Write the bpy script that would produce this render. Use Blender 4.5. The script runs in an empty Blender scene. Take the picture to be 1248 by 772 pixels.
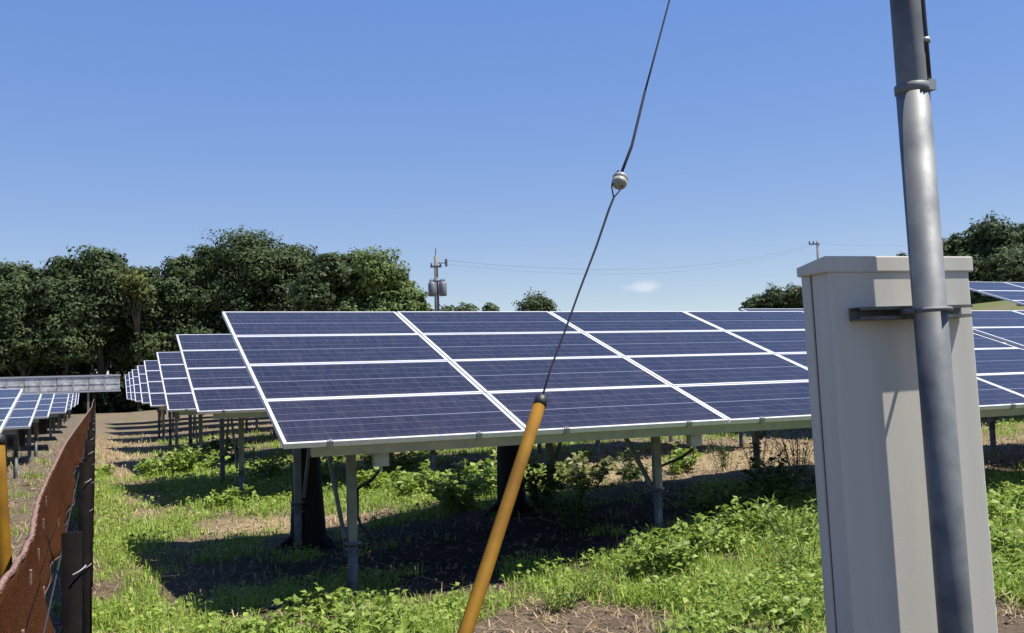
import bpy, math, random
import numpy as np
from mathutils import Vector, Matrix

# ------------------------------------------------------------------ camera, sky, sun, exposure
S = bpy.context.scene
COL = S.collection
PI = math.pi
PW, PH, FPX = 1248.0, 772.0, 1191.0
YAW, PITCH, ROLL, EYE = .4033, .0657, -.0315, 1.6
fw = np.array([math.sin(YAW)*math.cos(PITCH), math.cos(YAW)*math.cos(PITCH), math.sin(PITCH)])
rt0 = np.array([math.cos(YAW), -math.sin(YAW), 0.0]); up0 = np.cross(rt0, fw)
rt = math.cos(ROLL)*rt0 + math.sin(ROLL)*up0
up = -math.sin(ROLL)*rt0 + math.cos(ROLL)*up0
EYEP = np.array([0, 0, EYE])
cd = bpy.data.cameras.new('camera'); cam = bpy.data.objects.new('camera', cd); COL.objects.link(cam)
cd.sensor_width = 36; cd.lens = FPX/PW*36; cd.clip_start = .05; cd.clip_end = 6000
cam.matrix_world = Matrix(((rt[0], up[0], -fw[0], 0), (rt[1], up[1], -fw[1], 0), (rt[2], up[2], -fw[2], EYE), (0, 0, 0, 1)))
S.camera = cam

SUN = Vector((.42, -.22, 1.0)).normalized()
SUN_EL = math.asin(SUN.z); SUN_AZ = math.atan2(SUN.x, SUN.y)
w = bpy.data.worlds.new('World'); S.world = w; w.use_nodes = True
nt = w.node_tree; nt.nodes.clear()
wo = nt.nodes.new('ShaderNodeOutputWorld'); bg = nt.nodes.new('ShaderNodeBackground')
sky = nt.nodes.new('ShaderNodeTexSky'); sky.sky_type = 'NISHITA'; sky.sun_disc = False
sky.sun_elevation = SUN_EL; sky.sun_rotation = SUN_AZ
sky.air_density = 1.0; sky.dust_density = 0; sky.ozone_density = 4.0; sky.altitude = 50
hs = nt.nodes.new('ShaderNodeHueSaturation'); hs.inputs['Saturation'].default_value = 2.68; hs.inputs['Value'].default_value = 2.5
hs.inputs['Hue'].default_value = .528
gm_ = nt.nodes.new('ShaderNodeGamma'); gm_.inputs['Gamma'].default_value = .29
nt.links.new(sky.outputs[0], gm_.inputs['Color']); nt.links.new(gm_.outputs[0], hs.inputs['Color'])
# one small fair-weather cloud low in the sky: a noise puff around one direction
cdir = fw + rt*(783-PW/2)/FPX - up*(350-PH/2)/FPX; cdir /= np.linalg.norm(cdir)
tc = nt.nodes.new('ShaderNodeTexCoord')
mp = nt.nodes.new('ShaderNodeVectorMath'); mp.operation = 'SUBTRACT'; mp.inputs[1].default_value = tuple(cdir)
nt.links.new(tc.outputs['Generated'], mp.inputs[0])
sc_ = nt.nodes.new('ShaderNodeVectorMath'); sc_.operation = 'MULTIPLY'; sc_.inputs[1].default_value = (1, 1, 3.1)
nt.links.new(mp.outputs[0], sc_.inputs[0])
ln = nt.nodes.new('ShaderNodeVectorMath'); ln.operation = 'LENGTH'; nt.links.new(sc_.outputs[0], ln.inputs[0])
nz = nt.nodes.new('ShaderNodeTexNoise'); nz.inputs['Scale'].default_value = 90; nz.inputs['Detail'].default_value = 5
nt.links.new(tc.outputs['Generated'], nz.inputs['Vector'])
ma = nt.nodes.new('ShaderNodeMath'); ma.operation = 'MULTIPLY_ADD'; ma.inputs[1].default_value = .022; nt.links.new(nz.outputs[0], ma.inputs[0])
nt.links.new(ln.outputs['Value'], ma.inputs[2])
mr = nt.nodes.new('ShaderNodeMapRange'); mr.inputs['From Min'].default_value = .016; mr.inputs['From Max'].default_value = .034
mr.inputs['To Min'].default_value = .55; mr.inputs['To Max'].default_value = 0; mr.interpolation_type = 'SMOOTHSTEP'
nt.links.new(ma.outputs[0], mr.inputs['Value'])
mx = nt.nodes.new('ShaderNodeMix'); mx.data_type = 'RGBA'; nt.links.new(mr.outputs[0], mx.inputs['Factor'])
nt.links.new(hs.outputs[0], mx.inputs['A']); mx.inputs['B'].default_value = (4.6, 4.8, 5.3, 1)
nt.links.new(mx.outputs['Result'], bg.inputs['Color']); bg.inputs['Strength'].default_value = .105
nt.links.new(bg.outputs[0], wo.inputs['Surface'])
sd = bpy.data.lights.new('sun', 'SUN'); so = bpy.data.objects.new('sun', sd); COL.objects.link(so)
sd.energy = 5.0; sd.angle = math.radians(.53); sd.color = (1, .95, .87)
so.rotation_euler = SUN.to_track_quat('Z', 'Y').to_euler(); so.location = (20, -10, 40)
S.view_settings.view_transform = 'Standard'; S.view_settings.look = 'None'
S.view_settings.exposure = 0.8; S.view_settings.gamma = 1.0
try: S.view_settings.use_curve_mapping = False
except Exception: pass
S.render.engine = 'CYCLES'
S.cycles.max_bounces = 6; S.cycles.transparent_max_bounces = 12

# ------------------------------------------------------------------ helpers
def ray(x, y): return fw + rt*(x-PW/2)/FPX - up*(y-PH/2)/FPX
def atZ(x, y, z=0): v = ray(x, y); return EYEP + v*(z-EYE)/v[2]
def atY(x, y, Y): v = ray(x, y); return EYEP + v*Y/v[1]
def atD(x, y, D): return EYEP + ray(x, y)*D
def ss(a, b, x): t = np.clip((np.asarray(x, float)-a)/(b-a), 0, 1); return t*t*(3-2*t)
def vnoise(x, y, seed=0):
    x = np.asarray(x, float); y = np.asarray(y, float)
    xi = np.floor(x).astype(np.int64); yi = np.floor(y).astype(np.int64); xf = x-xi; yf = y-yi
    def hsh(a, b):
        n = (a*374761393 + b*668265263 + seed*1442695041) & 0xffffffff
        n = ((n ^ (n >> 13))*1274126177) & 0xffffffff
        return ((n ^ (n >> 16)) & 0xffff)/65535.0
    u = xf*xf*(3-2*xf); v = yf*yf*(3-2*yf)
    return (hsh(xi, yi)*(1-u)+hsh(xi+1, yi)*u)*(1-v) + (hsh(xi, yi+1)*(1-u)+hsh(xi+1, yi+1)*u)*v
def fbm(x, y, o=4, seed=0):
    s = 0; a = .5; t = 0
    for k in range(o): s = s+a*vnoise(np.asarray(x)*2**k, np.asarray(y)*2**k, seed+k*17); t += a; a *= .5
    return s/t
def terrain(X, Y, rough=True):
    X = np.asarray(X, float); Y = np.asarray(Y, float)
    z = -.12 + .28*ss(2, 6, X) + .12*ss(6, 13, X) + .12*ss(10, 16, Y)*(1-ss(3, 6, X))
    z = z + 4.3*ss(11, 40, X)*ss(9, 27, Y)
    z = z + 1.0*ss(60, 160, Y)*ss(30, 60, X)
    if rough: z = z + (fbm(X*.9, Y*.9, 3, 5)-.5)*.10*(1-ss(25, 60, Y))
    return z
def gz(x, y): return float(terrain(x, y))

def tag(o, label=None, cat=None, group=None, kind=None):
    if label: o['label'] = label
    if cat: o['category'] = cat
    if group: o['group'] = group
    if kind: o['kind'] = kind
    return o
def empty(name, loc=(0, 0, 0), label=None, cat=None, group=None):
    o = bpy.data.objects.new(name, None); COL.objects.link(o); o.location = loc; o.empty_display_size = .2
    return tag(o, label, cat, group)
def link(name, me, parent=None, mats=()):
    o = bpy.data.objects.new(name, me); COL.objects.link(o)
    if parent is not None: o.parent = parent
    return o
def copy_tree(o, parent=None):
    c = o.copy(); COL.objects.link(c)
    if parent is not None: c.parent = parent
    for ch in list(o.children): copy_tree(ch, c)
    return c
def mesh_np(name, verts, faces, mat, nv=None, colors=None, uv=None, smooth=False):
    """faces: (n,k) int array of equal sized polygons"""
    me = bpy.data.meshes.new(name)
    verts = np.ascontiguousarray(verts, np.float32); faces = np.ascontiguousarray(faces, np.int32)
    n, k = faces.shape
    me.vertices.add(len(verts)); me.vertices.foreach_set('co', verts.ravel())
    me.loops.add(n*k); me.loops.foreach_set('vertex_index', faces.ravel())
    me.polygons.add(n); me.polygons.foreach_set('loop_start', np.arange(0, n*k, k, dtype=np.int32))
    if smooth: me.polygons.foreach_set('use_smooth', np.ones(n, bool))
    if colors is not None:
        at = me.attributes.new('tint', 'FLOAT_COLOR', 'POINT')
        c4 = np.ones((len(verts), 4), np.float32); c4[:, :3] = colors
        at.data.foreach_set('color', c4.ravel())
    me.update(calc_edges=True); me.materials.append(mat)
    return me
class MB:
    def __init__(s): s.v = []; s.f = []; s.m = []
    def add(s, vs, fs, mi=0):
        b = len(s.v); s.v += [tuple(map(float, v)) for v in vs]
        for f in fs: s.f.append(tuple(i+b for i in f)); s.m.append(mi)
    def box(s, a, b, mi=0, M=None):
        x0, y0, z0 = a; x1, y1, z1 = b
        vs = [(x0,y0,z0),(x1,y0,z0),(x1,y1,z0),(x0,y1,z0),(x0,y0,z1),(x1,y0,z1),(x1,y1,z1),(x0,y1,z1)]
        if M is not None: vs = [M @ Vector(v) for v in vs]
        s.add(vs, [(0,3,2,1),(4,5,6,7),(0,1,5,4),(1,2,6,5),(2,3,7,6),(3,0,4,7)], mi); return s
    def bar(s, p, q, wd, hg, mi=0, upv=(0, 0, 1)):
        p = Vector(p); q = Vector(q); d = (q-p); L = d.length; d.normalize()
        sd_ = d.cross(Vector(upv))
        if sd_.length < 1e-4: sd_ = d.cross(Vector((0, 1, 0)))
        sd_.normalize(); u = sd_.cross(d)
        M = Matrix((sd_, d, u)).transposed().to_4x4(); M.translation = p
        return s.box((-wd/2, 0, -hg/2), (wd/2, L, hg/2), mi, M)
    def tube(s, pts, r, n=10, mi=0, cap=True):
        pts = [Vector(p) for p in pts]; rs = r if isinstance(r, (list, tuple)) else [r]*len(pts)
        ref = None; b = len(s.v); vs = []; fs = []
        for i, p in enumerate(pts):
            d = (pts[min(i+1, len(pts)-1)]-pts[max(i-1, 0)]).normalized()
            if ref is None:
                ref = d.orthogonal().normalized()
            ref = (ref-d*ref.dot(d)).normalized(); bi = d.cross(ref)
            for k in range(n):
                a = 2*PI*k/n; vs.append(p+(ref*math.cos(a)+bi*math.sin(a))*rs[i])
        for i in range(len(pts)-1):
            for k in range(n):
                k2 = (k+1) % n; fs.append((i*n+k, i*n+k2, (i+1)*n+k2, (i+1)*n+k))
        if cap: fs.append(tuple(range(n))[::-1]); fs.append(tuple((len(pts)-1)*n+k for k in range(n)))
        s.add(vs, fs, mi); return s
    def build(s, name, mats, parent=None, smooth=None, bevel=0):
        me = bpy.data.meshes.new(name); me.from_pydata(s.v, [], s.f)
        if not isinstance(mats, (list, tuple)): mats = [mats]
        for m in mats: me.materials.append(m)
        me.polygons.foreach_set('material_index', s.m)
        me.update()
        if smooth:
            me.polygons.foreach_set('use_smooth', [len(f) == 4 for f in s.f])
        o = link(name, me, parent)
        if bevel:
            b = o.modifiers.new('bevel', 'BEVEL'); b.width = bevel; b.segments = 2; b.limit_method = 'ANGLE'
        return o

# ------------------------------------------------------------------ materials
MATS = {}
def mat(name, color, rough=.6, metal=0, noise=None, bump=None, spec=.5, transl=None):
    """noise = (scale, other colour, low, high); bump = (scale, strength)"""
    m = bpy.data.materials.new(name); m.use_nodes = True; n = m.node_tree; p = n.nodes['Principled BSDF']
    p.inputs['Base Color'].default_value = (*color, 1); p.inputs['Roughness'].default_value = rough
    p.inputs['Metallic'].default_value = metal; p.inputs['Specular IOR Level'].default_value = spec
    tc = n.nodes.new('ShaderNodeTexCoord')
    if noise:
        sc, c2, lo, hi = noise
        t = n.nodes.new('ShaderNodeTexNoise'); t.inputs['Scale'].default_value = sc; t.inputs['Detail'].default_value = 6
        n.links.new(tc.outputs['Object'], t.inputs['Vector'])
        r = n.nodes.new('ShaderNodeMapRange'); r.inputs['From Min'].default_value = lo; r.inputs['From Max'].default_value = hi
        n.links.new(t.outputs[0], r.inputs['Value'])
        x = n.nodes.new('ShaderNodeMix'); x.data_type = 'RGBA'; x.inputs['A'].default_value = (*color, 1); x.inputs['B'].default_value = (*c2, 1)
        n.links.new(r.outputs[0], x.inputs['Factor']); n.links.new(x.outputs['Result'], p.inputs['Base Color'])
        r2 = n.nodes.new('ShaderNodeMapRange'); r2.inputs['To Min'].default_value = max(0, rough-.1); r2.inputs['To Max'].default_value = min(1, rough+.12)
        n.links.new(t.outputs[0], r2.inputs['Value']); n.links.new(r2.outputs[0], p.inputs['Roughness'])
    if bump:
        t = n.nodes.new('ShaderNodeTexNoise'); t.inputs['Scale'].default_value = bump[0]; t.inputs['Detail'].default_value = 5
        n.links.new(tc.outputs['Object'], t.inputs['Vector'])
        b = n.nodes.new('ShaderNodeBump'); b.inputs['Strength'].default_value = bump[1]; b.inputs['Distance'].default_value = .02
        n.links.new(t.outputs[0], b.inputs['Height']); n.links.new(b.outputs[0], p.inputs['Normal'])
    return m
def leaf_mat(name, rough=.55, transl=.35, spec=.3):
    m = bpy.data.materials.new(name); m.use_nodes = True; n = m.node_tree; p = n.nodes['Principled BSDF']
    a = n.nodes.new('ShaderNodeAttribute'); a.attribute_name = 'tint'
    n.links.new(a.outputs['Color'], p.inputs['Base Color']); p.inputs['Roughness'].default_value = rough
    p.inputs['Specular IOR Level'].default_value = spec
    t = n.nodes.new('ShaderNodeBsdfTranslucent'); n.links.new(a.outputs['Color'], t.inputs['Color'])
    x = n.nodes.new('ShaderNodeMixShader'); x.inputs[0].default_value = transl
    n.links.new(p.outputs[0], x.inputs[1]); n.links.new(t.outputs[0], x.inputs[2])
    n.links.new(x.outputs[0], n.nodes['Material Output'].inputs['Surface'])
    return m
M_alu = mat('anodised_aluminium', (.36, .365, .34), .45, .4, (9, (.28, .285, .27), .35, .75))
M_frame = mat('panel_frame_aluminium', (.72, .72, .74), .4, .35, (14, (.62, .62, .64), .4, .7))
M_galv = mat('galvanised_steel', (.165, .172, .175), .62, .25, (14, (.085, .095, .105), .35, .7), (30, .012))
M_rail = mat('dull_zinc_rail', (.17, .175, .165), .6, .4, (18, (.06, .065, .06), .35, .7))
M_leg = mat('dusty_galvanised_leg', (.22, .23, .20), .65, .2, (10, (.14, .15, .125), .35, .75))
M_black = mat('black_plastic', (.012, .012, .013), .5, 0, (20, (.025, .022, .02), .4, .8))
M_postbrown = mat('black_fence_post', (.007, .006, .006), .9, 0, (15, (.014, .011, .010), .4, .8), None, .03)
M_white = mat('pale_tie', (.30, .30, .31), .6)
M_yellow = mat('yellow_guard', (.195, .097, .004), .75, 0, (7, (.125, .058, .005), .38, .72), (40, .06), .2)
M_box = mat('cabinet_paint', (.51, .495, .43), .5, 0, (3, (.475, .46, .40), .35, .7), (250, .025))
M_gasket = mat('dark_seam', (.05, .05, .05), .7)
M_insul = mat('grey_insulator', (.36, .36, .31), .4, 0, (40, (.24, .24, .20), .4, .7))
M_insulw = mat('white_porcelain', (.8, .8, .8), .25)
M_cable = mat('steel_cable', (.012, .014, .022), .85, 0, None, None, .15)
M_wire = mat('overhead_wire', (.10, .11, .13), .6)
M_conc = mat('weathered_concrete_pole', (.17, .165, .16), .8, 0, (2, (.12, .115, .11), .35, .7))
M_trans = mat('transformer_grey', (.13, .135, .15), .5)
M_bark = mat('bark', (.09, .08, .065), .9, 0, (3, (.15, .135, .11), .4, .75), (12, .6))
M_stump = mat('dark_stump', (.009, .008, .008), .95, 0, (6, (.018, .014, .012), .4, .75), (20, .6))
M_leaf = leaf_mat('tree_leaves', .6, .22, .15)
M_grass = leaf_mat('grass_blades', .5, .38, .3)
M_straw = leaf_mat('dry_straw', .8, .12, .1)
M_clod = leaf_mat('soil_clods', .95, .0, .05)

# solar glass: cells, fine grid, brighter middle gap; UV runs 0..12 by 0..6
M_glass = bpy.data.materials.new('solar_glass'); M_glass.use_nodes = True
n = M_glass.node_tree; p = n.nodes['Principled BSDF']
uvn = n.nodes.new('ShaderNodeUVMap'); sep = n.nodes.new('ShaderNodeSeparateXYZ'); n.links.new(uvn.outputs[0], sep.inputs[0])
def mth(op, a, b=None, c=None):
    k = n.nodes.new('ShaderNodeMath'); k.operation = op
    for i, q in enumerate((a, b, c)):
        if q is None: continue
        if isinstance(q, (int, float)): k.inputs[i].default_value = q
        else: n.links.new(q, k.inputs[i])
    return k.outputs[0]
def line(coord, width):       # 1 near whole numbers
    fr = mth('FRACT', mth('ADD', coord, .5)); return mth('LESS_THAN', mth('ABSOLUTE', mth('SUBTRACT', fr, .5)), width)
gx = mth('MULTIPLY', line(sep.outputs[0], .012), .12); gy = line(sep.outputs[1], .016)
mid = mth('LESS_THAN', mth('ABSOLUTE', mth('SUBTRACT', sep.outputs[1], 3.0)), .05)
bus = line(mth('MULTIPLY', sep.outputs[1], 4.0), .03)
lines = mth('MAXIMUM', mth('MAXIMUM', gx, gy), mth('MULTIPLY', bus, .5))
lines = mth('MAXIMUM', mth('MULTIPLY', lines, .85), mth('MULTIPLY', mid, 1.0))
oi = n.nodes.new('ShaderNodeObjectInfo')
cellid = n.nodes.new('ShaderNodeTexWhiteNoise'); cellid.noise_dimensions = '3D'
cv = n.nodes.new('ShaderNodeCombineXYZ')
n.links.new(mth('FLOOR', sep.outputs[0]), cv.inputs[0]); n.links.new(mth('FLOOR', sep.outputs[1]), cv.inputs[1]); n.links.new(oi.outputs['Random'], cv.inputs[2])
n.links.new(cv.outputs[0], cellid.inputs['Vector'])
cm = n.nodes.new('ShaderNodeMix'); cm.data_type = 'RGBA'; cm.inputs['A'].default_value = (.009, .008, .015, 1); cm.inputs['B'].default_value = (.018, .0155, .027, 1)
n.links.new(mth('ADD', mth('MULTIPLY', cellid.outputs['Value'], .5), mth('MULTIPLY', oi.outputs['Random'], .5)), cm.inputs['Factor'])
lm = n.nodes.new('ShaderNodeMix'); lm.data_type = 'RGBA'; lm.inputs['B'].default_value = (.17, .175, .225, 1)
n.links.new(lines, lm.inputs['Factor']); n.links.new(cm.outputs['Result'], lm.inputs['A'])
dmap = n.nodes.new('ShaderNodeMapping'); dmap.inputs['Scale'].default_value = (5, .9, 1); n.links.new(uvn.outputs[0], dmap.inputs[0])
dadd = n.nodes.new('ShaderNodeVectorMath'); n.links.new(dmap.outputs[0], dadd.inputs[0]); n.links.new(oi.outputs['Random'], dadd.inputs[1])
dst = n.nodes.new('ShaderNodeTexNoise'); dst.inputs['Scale'].default_value = .8; dst.inputs['Detail'].default_value = 6; n.links.new(dadd.outputs[0], dst.inputs['Vector'])
dr_ = n.nodes.new('ShaderNodeMapRange'); dr_.inputs['From Min'].default_value = .42; dr_.inputs['From Max'].default_value = .8; dr_.inputs['To Max'].default_value = .22; n.links.new(dst.outputs[0], dr_.inputs['Value'])
low_ = n.nodes.new('ShaderNodeMapRange'); low_.inputs['From Min'].default_value = .55; low_.inputs['From Max'].default_value = 0; low_.inputs['To Max'].default_value = .16; n.links.new(sep.outputs[1], low_.inputs['Value'])
dm = n.nodes.new('ShaderNodeMix'); dm.data_type = 'RGBA'; dm.inputs['B'].default_value = (.11, .10, .095, 1)
n.links.new(mth('ADD', dr_.outputs[0], low_.outputs[0]), dm.inputs['Factor']); n.links.new(lm.outputs['Result'], dm.inputs['A']); n.links.new(dm.outputs['Result'], p.inputs['Base Color'])
dn = n.nodes.new('ShaderNodeTexNoise'); dn.inputs['Scale'].default_value = 2.2; dn.inputs['Detail'].default_value = 4
tcg = n.nodes.new('ShaderNodeTexCoord'); n.links.new(tcg.outputs['Object'], dn.inputs['Vector'])
rr = n.nodes.new('ShaderNodeMapRange'); rr.inputs['To Min'].default_value = .14; rr.inputs['To Max'].default_value = .3
n.links.new(dn.outputs[0], rr.inputs['Value']); n.links.new(rr.outputs[0], p.inputs['Roughness'])
p.inputs['IOR'].default_value = 1.33; p.inputs['Specular IOR Level'].default_value = .4
M_back = mat('panel_backsheet', (.35, .36, .38), .7)

# ------------------------------------------------------------------ ground
def pxw(x, y, z=0): return atZ(x, y, z)[:2]
# patches in world metres: (X, Y, rx, ry, weight)
def patch(X, Y, lst):
    s = np.zeros_like(np.asarray(X, float))
    for (cx, cy, rx, ry, wt) in lst:
        s = s + wt*np.exp(-(((X-cx)/rx)**2 + ((Y-cy)/ry)**2))
    return s
GREEN = [(.55, 7.4, .75, 1.9, 1.1), (.5, 11.6, .75, 2.3, 1.5), (1.9, 6.6, .8, .7, 1.2), (.15, 14, .5, 6, .5),
         (.4, 12.4, .7, .7, .8), (1.7, 17.0, 1.3, 2.6, 1.7), (.15, 18, .35, 3, .8), (2.4, 14.6, .8, 1.0, .7), (1.9, 8.6, .8, .8, .8),
         (3.6, 13.1, 1.6, 1.2, 1.5), (5.2, 13.4, 1.4, 1.1, 1.2), (2.0, 14.5, 1.0, .9, 1.0), (4.5, 19.5, 3, 2, .8), (6.2, 7.0, 2.0, 1.1, 1.2), (4.4, 6.5, 1.2, .5, 1.0), (4.2, 6.1, .5, .4, .6),
         (7.0, 5.4, 1.6, .8, 1.0), (7.6, 8.2, 1.6, .9, 1.0), (9.0, 7.5, 2.0, 1.4, 1.0), (5.0, 5.4, .8, .4, .7), (3.6, 7.2, .5, .4, .6), (6.5, 9.0, 2.5, .8, .7), (-1.0, 7.5, .5, 1.6, 1.2), (-1.3, 12, .5, 1.6, .9), (-.7, 15, .4, 3, .8), (40, 32, 14, 8, 1.2), (*pxw(890, 765), .9, .5, 1.1), (*pxw(1000, 740), .8, .6, .9), (*pxw(1235, 740), .8, .8, .9), (*pxw(800, 765), .4, .25, .6)]
BARE = [(1.15, 9.2, .45, 1.0, .9), (3.0, 5.9, .8, .5, .9), (3.5, 5.2, 1.0, .5, .8), (.65, 15.2, .35, 5, .7), (.45, 30, 1.0, 14, .8), (7.9, 7.3, .4, .25, .8), (4.9, 6.2, .3, .2, .7), (.25, 5.7, .3, .7, .5),
        (2.1, 12.4, .75, .55, 1.1), (.4, 13.6, .35, .25, .8), (9.5, 13.2, 3, 2, 1.2), (3.6, 9.3, 2, .9, .6), (12, 12, 3, 3, .9), (5.8, 5.6, .3, .2, .4), (-2.2, 10, 2.5, 8, 1.1)]
BARE += [(*pxw(640, 735), .55, .28, 1.0), (*pxw(716, 745), .4, .18, .7), (*pxw(560, 765), .7, .35, .8), (4.2, 9.3, 2.2, 1.0, .8), (*pxw(880, 655), .25, .2, .7), (*pxw(900, 720), .25, .2, .6), (*pxw(155, 745), .25, .4, .6)]
STRAW = [(2.1, 12.4, .85, .6, 1.6), (.55, 16.0, .3, 3.5, .45), (5.6, 12.9, 1.0, .6, 1.1), (9.5, 13.6, 3.0, 1.7, .8), (.5, 28, .9, 12, .7), (7.0, 13.2, 2, .8, .7), (13, 13, 4, 1.9, .7), (-1.6, 9, 1.5, 6, .3), (8.0, 6.9, 1.0, .8, .15)]
def green_map(X, Y):
    g = .24 + patch(X, Y, GREEN) - patch(X, Y, BARE)*1.1
    g = g + (fbm(X*1.5, Y*1.5, 4, 3)-.5)*3.0
    g = g + (fbm(X*3.2, Y*2.2, 3, 83)-.52)*2.3
    g = g - .25*ss(18, 35, Y) - .35*ss(-.3, -.8, X)
    return np.clip(g, 0, 1.4)
def straw_map(X, Y): return np.clip(.12 + patch(X, Y, STRAW) + (fbm(X*1.7, Y*1.7, 3, 9)-.5)*.5, 0, 1.3)
def axis(lo, hi, fine, far_lo, far_hi, gr=1.13):
    a = list(np.arange(lo, hi+1e-6, fine)); st = fine; x = hi; r = []
    while x < far_hi: st *= gr; x += st; r.append(x)
    st = fine; x = lo; l = []
    while x > far_lo: st *= gr; x -= st; l.append(x)
    return np.array(l[::-1]+a+r)
gxs = axis(-2, 12, .07, -2500, 2500); gys = axis(3.5, 20, .07, -600, 3500)
GX, GY = np.meshgrid(gxs, gys)
GZ = terrain(GX, GY) + (fbm(GX*5, GY*5, 3, 21)-.5)*.05*((GY > 2) & (GY < 30))
nx, ny = len(gxs), len(gys)
idx = np.arange(nx*ny).reshape(ny, nx)
gf = np.stack([idx[:-1, :-1], idx[:-1, 1:], idx[1:, 1:], idx[1:, :-1]], -1).reshape(-1, 4)
gm = green_map(GX, GY); sm = straw_map(GX, GY)
soil = np.array([.072, .052, .038]); soil2 = np.array([.125, .092, .066]); strawc = np.array([.27, .21, .12]); grn = np.array([.10, .125, .035])
litter = np.array([.175, .135, .098])
k1 = fbm(GX*3, GY*3, 4, 31)[..., None]
gc = soil*(1-k1)+soil2*k1
lt = np.clip(ss(4, 8, GX)*ss(11.0, 12.5, GY)+ss(-.3, -1, GX)*.15+ss(18, 30, GY)*.8, 0, 1)[..., None]
gc = gc*(1-lt*.7)+litter*lt*.7
shade_tint = (np.exp(-(((GX-4.5)/4.0)**4+((GY-9.3)/1.9)**4))*.95)[..., None]; gc = gc*(1-shade_tint)+np.array([.013, .012, .010])*shade_tint  # soil darkened under the front table: its shade put into the tint
st_ = np.clip(sm*.75, 0, 1)[..., None]*(1-shade_tint*.8); gc = gc*(1-st_)+strawc*st_
grey = (ss(-.2, -.9, GX)*.6)[..., None]; gc = gc*(1-grey)+np.array([.10, .085, .066])*(.6+.9*fbm(GX*4, GY*2.5, 4, 61)[..., None])*grey
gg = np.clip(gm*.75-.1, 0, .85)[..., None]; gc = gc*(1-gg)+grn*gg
M_ground = bpy.data.materials.new('soil'); M_ground.use_nodes = True
n = M_ground.node_tree; p = n.nodes['Principled BSDF']; p.inputs['Roughness'].default_value = .95; p.inputs['Specular IOR Level'].default_value = .1
a = n.nodes.new('ShaderNodeAttribute'); a.attribute_name = 'tint'; tcg = n.nodes.new('ShaderNodeTexCoord')
t = n.nodes.new('ShaderNodeTexNoise'); t.inputs['Scale'].default_value = 22; t.inputs['Detail'].default_value = 8; t.inputs['Roughness'].default_value = .7
n.links.new(tcg.outputs['Object'], t.inputs['Vector'])
r = n.nodes.new('ShaderNodeMapRange'); r.inputs['From Min'].default_value = .3; r.inputs['From Max'].default_value = .7; r.inputs['To Min'].default_value = .55; r.inputs['To Max'].default_value = 1.45
n.links.new(t.outputs[0], r.inputs['Value'])
x = n.nodes.new('ShaderNodeVectorMath'); x.operation = 'SCALE'; n.links.new(a.outputs['Color'], x.inputs[0]); n.links.new(r.outputs[0], x.inputs['Scale'])
n.links.new(x.outputs[0], p.inputs['Base Color'])
b = n.nodes.new('ShaderNodeBump'); b.inputs['Strength'].default_value = .8; b.inputs['Distance'].default_value = .03
n.links.new(t.outputs[0], b.inputs['Height']); n.links.new(b.outputs[0], p.inputs['Normal'])
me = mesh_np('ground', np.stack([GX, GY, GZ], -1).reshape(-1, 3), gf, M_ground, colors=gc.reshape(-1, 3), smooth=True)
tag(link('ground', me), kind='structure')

# ------------------------------------------------------------------ solar tables
PWID, PLEN, PX, PYS = 1.985, .985, 2.005, 1.0
def panel_meshes():
    fwid, th = .028, .04
    f = MB()
    f.box((0, 0, -th), (PWID, fwid, 0)); f.box((0, PLEN-fwid, -th), (PWID, PLEN, 0))
    f.box((0, fwid, -th), (fwid, PLEN-fwid, 0)); f.box((PWID-fwid, fwid, -th), (PWID, PLEN-fwid, 0))
    fo = f.build('panel_frame', M_frame)
    g = bpy.data.meshes.new('solar_panel')
    x0, x1, y0, y1, z1, z0 = fwid-.004, PWID-fwid+.004, fwid-.004, PLEN-fwid+.004, -.004, -.012
    g.from_pydata([(x0,y0,z1),(x1,y0,z1),(x1,y1,z1),(x0,y1,z1),(x0,y0,z0),(x1,y0,z0),(x1,y1,z0),(x0,y1,z0)], [],
                  [(0,1,2,3),(4,7,6,5),(0,4,5,1),(1,5,6,2),(2,6,7,3),(3,7,4,0)])
    g.materials.append(M_glass); g.materials.append(M_back)
    for i, pl in enumerate(g.polygons): pl.material_index = 0 if i == 0 else 1
    ul = g.uv_layers.new(name='UVMap')
    for li, uvv in zip(g.polygons[0].loop_indices, [(-.15, -.1), (12.15, -.1), (12.15, 6.1), (-.15, 6.1)]): ul.data[li].uv = uvv
    return g, fo
PANEL_ME, FRAME_O = panel_meshes(); FRAME_ME = FRAME_O.data; bpy.data.objects.remove(FRAME_O)
def shared(name, mb, mats, smooth=None):
    o = mb.build(name, mats, None, smooth); m = o.data; bpy.data.objects.remove(o); return m
CLAMP_ME = shared('clamp', MB().box((-.022, -.012, -.045), (.022, .02, .012)).tube([(0, .004, .012), (0, .004, .022)], .007, 6), M_alu)
JBOX_ME = shared('junction_box', MB().box((-.06, -.04, -.16), (.06, .04, 0)).box((-.065, -.05, -.02), (.065, -.04, .0)).tube([(0, 0, -.16), (0, 0, -.2)], .015, 8), M_alu)
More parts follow.
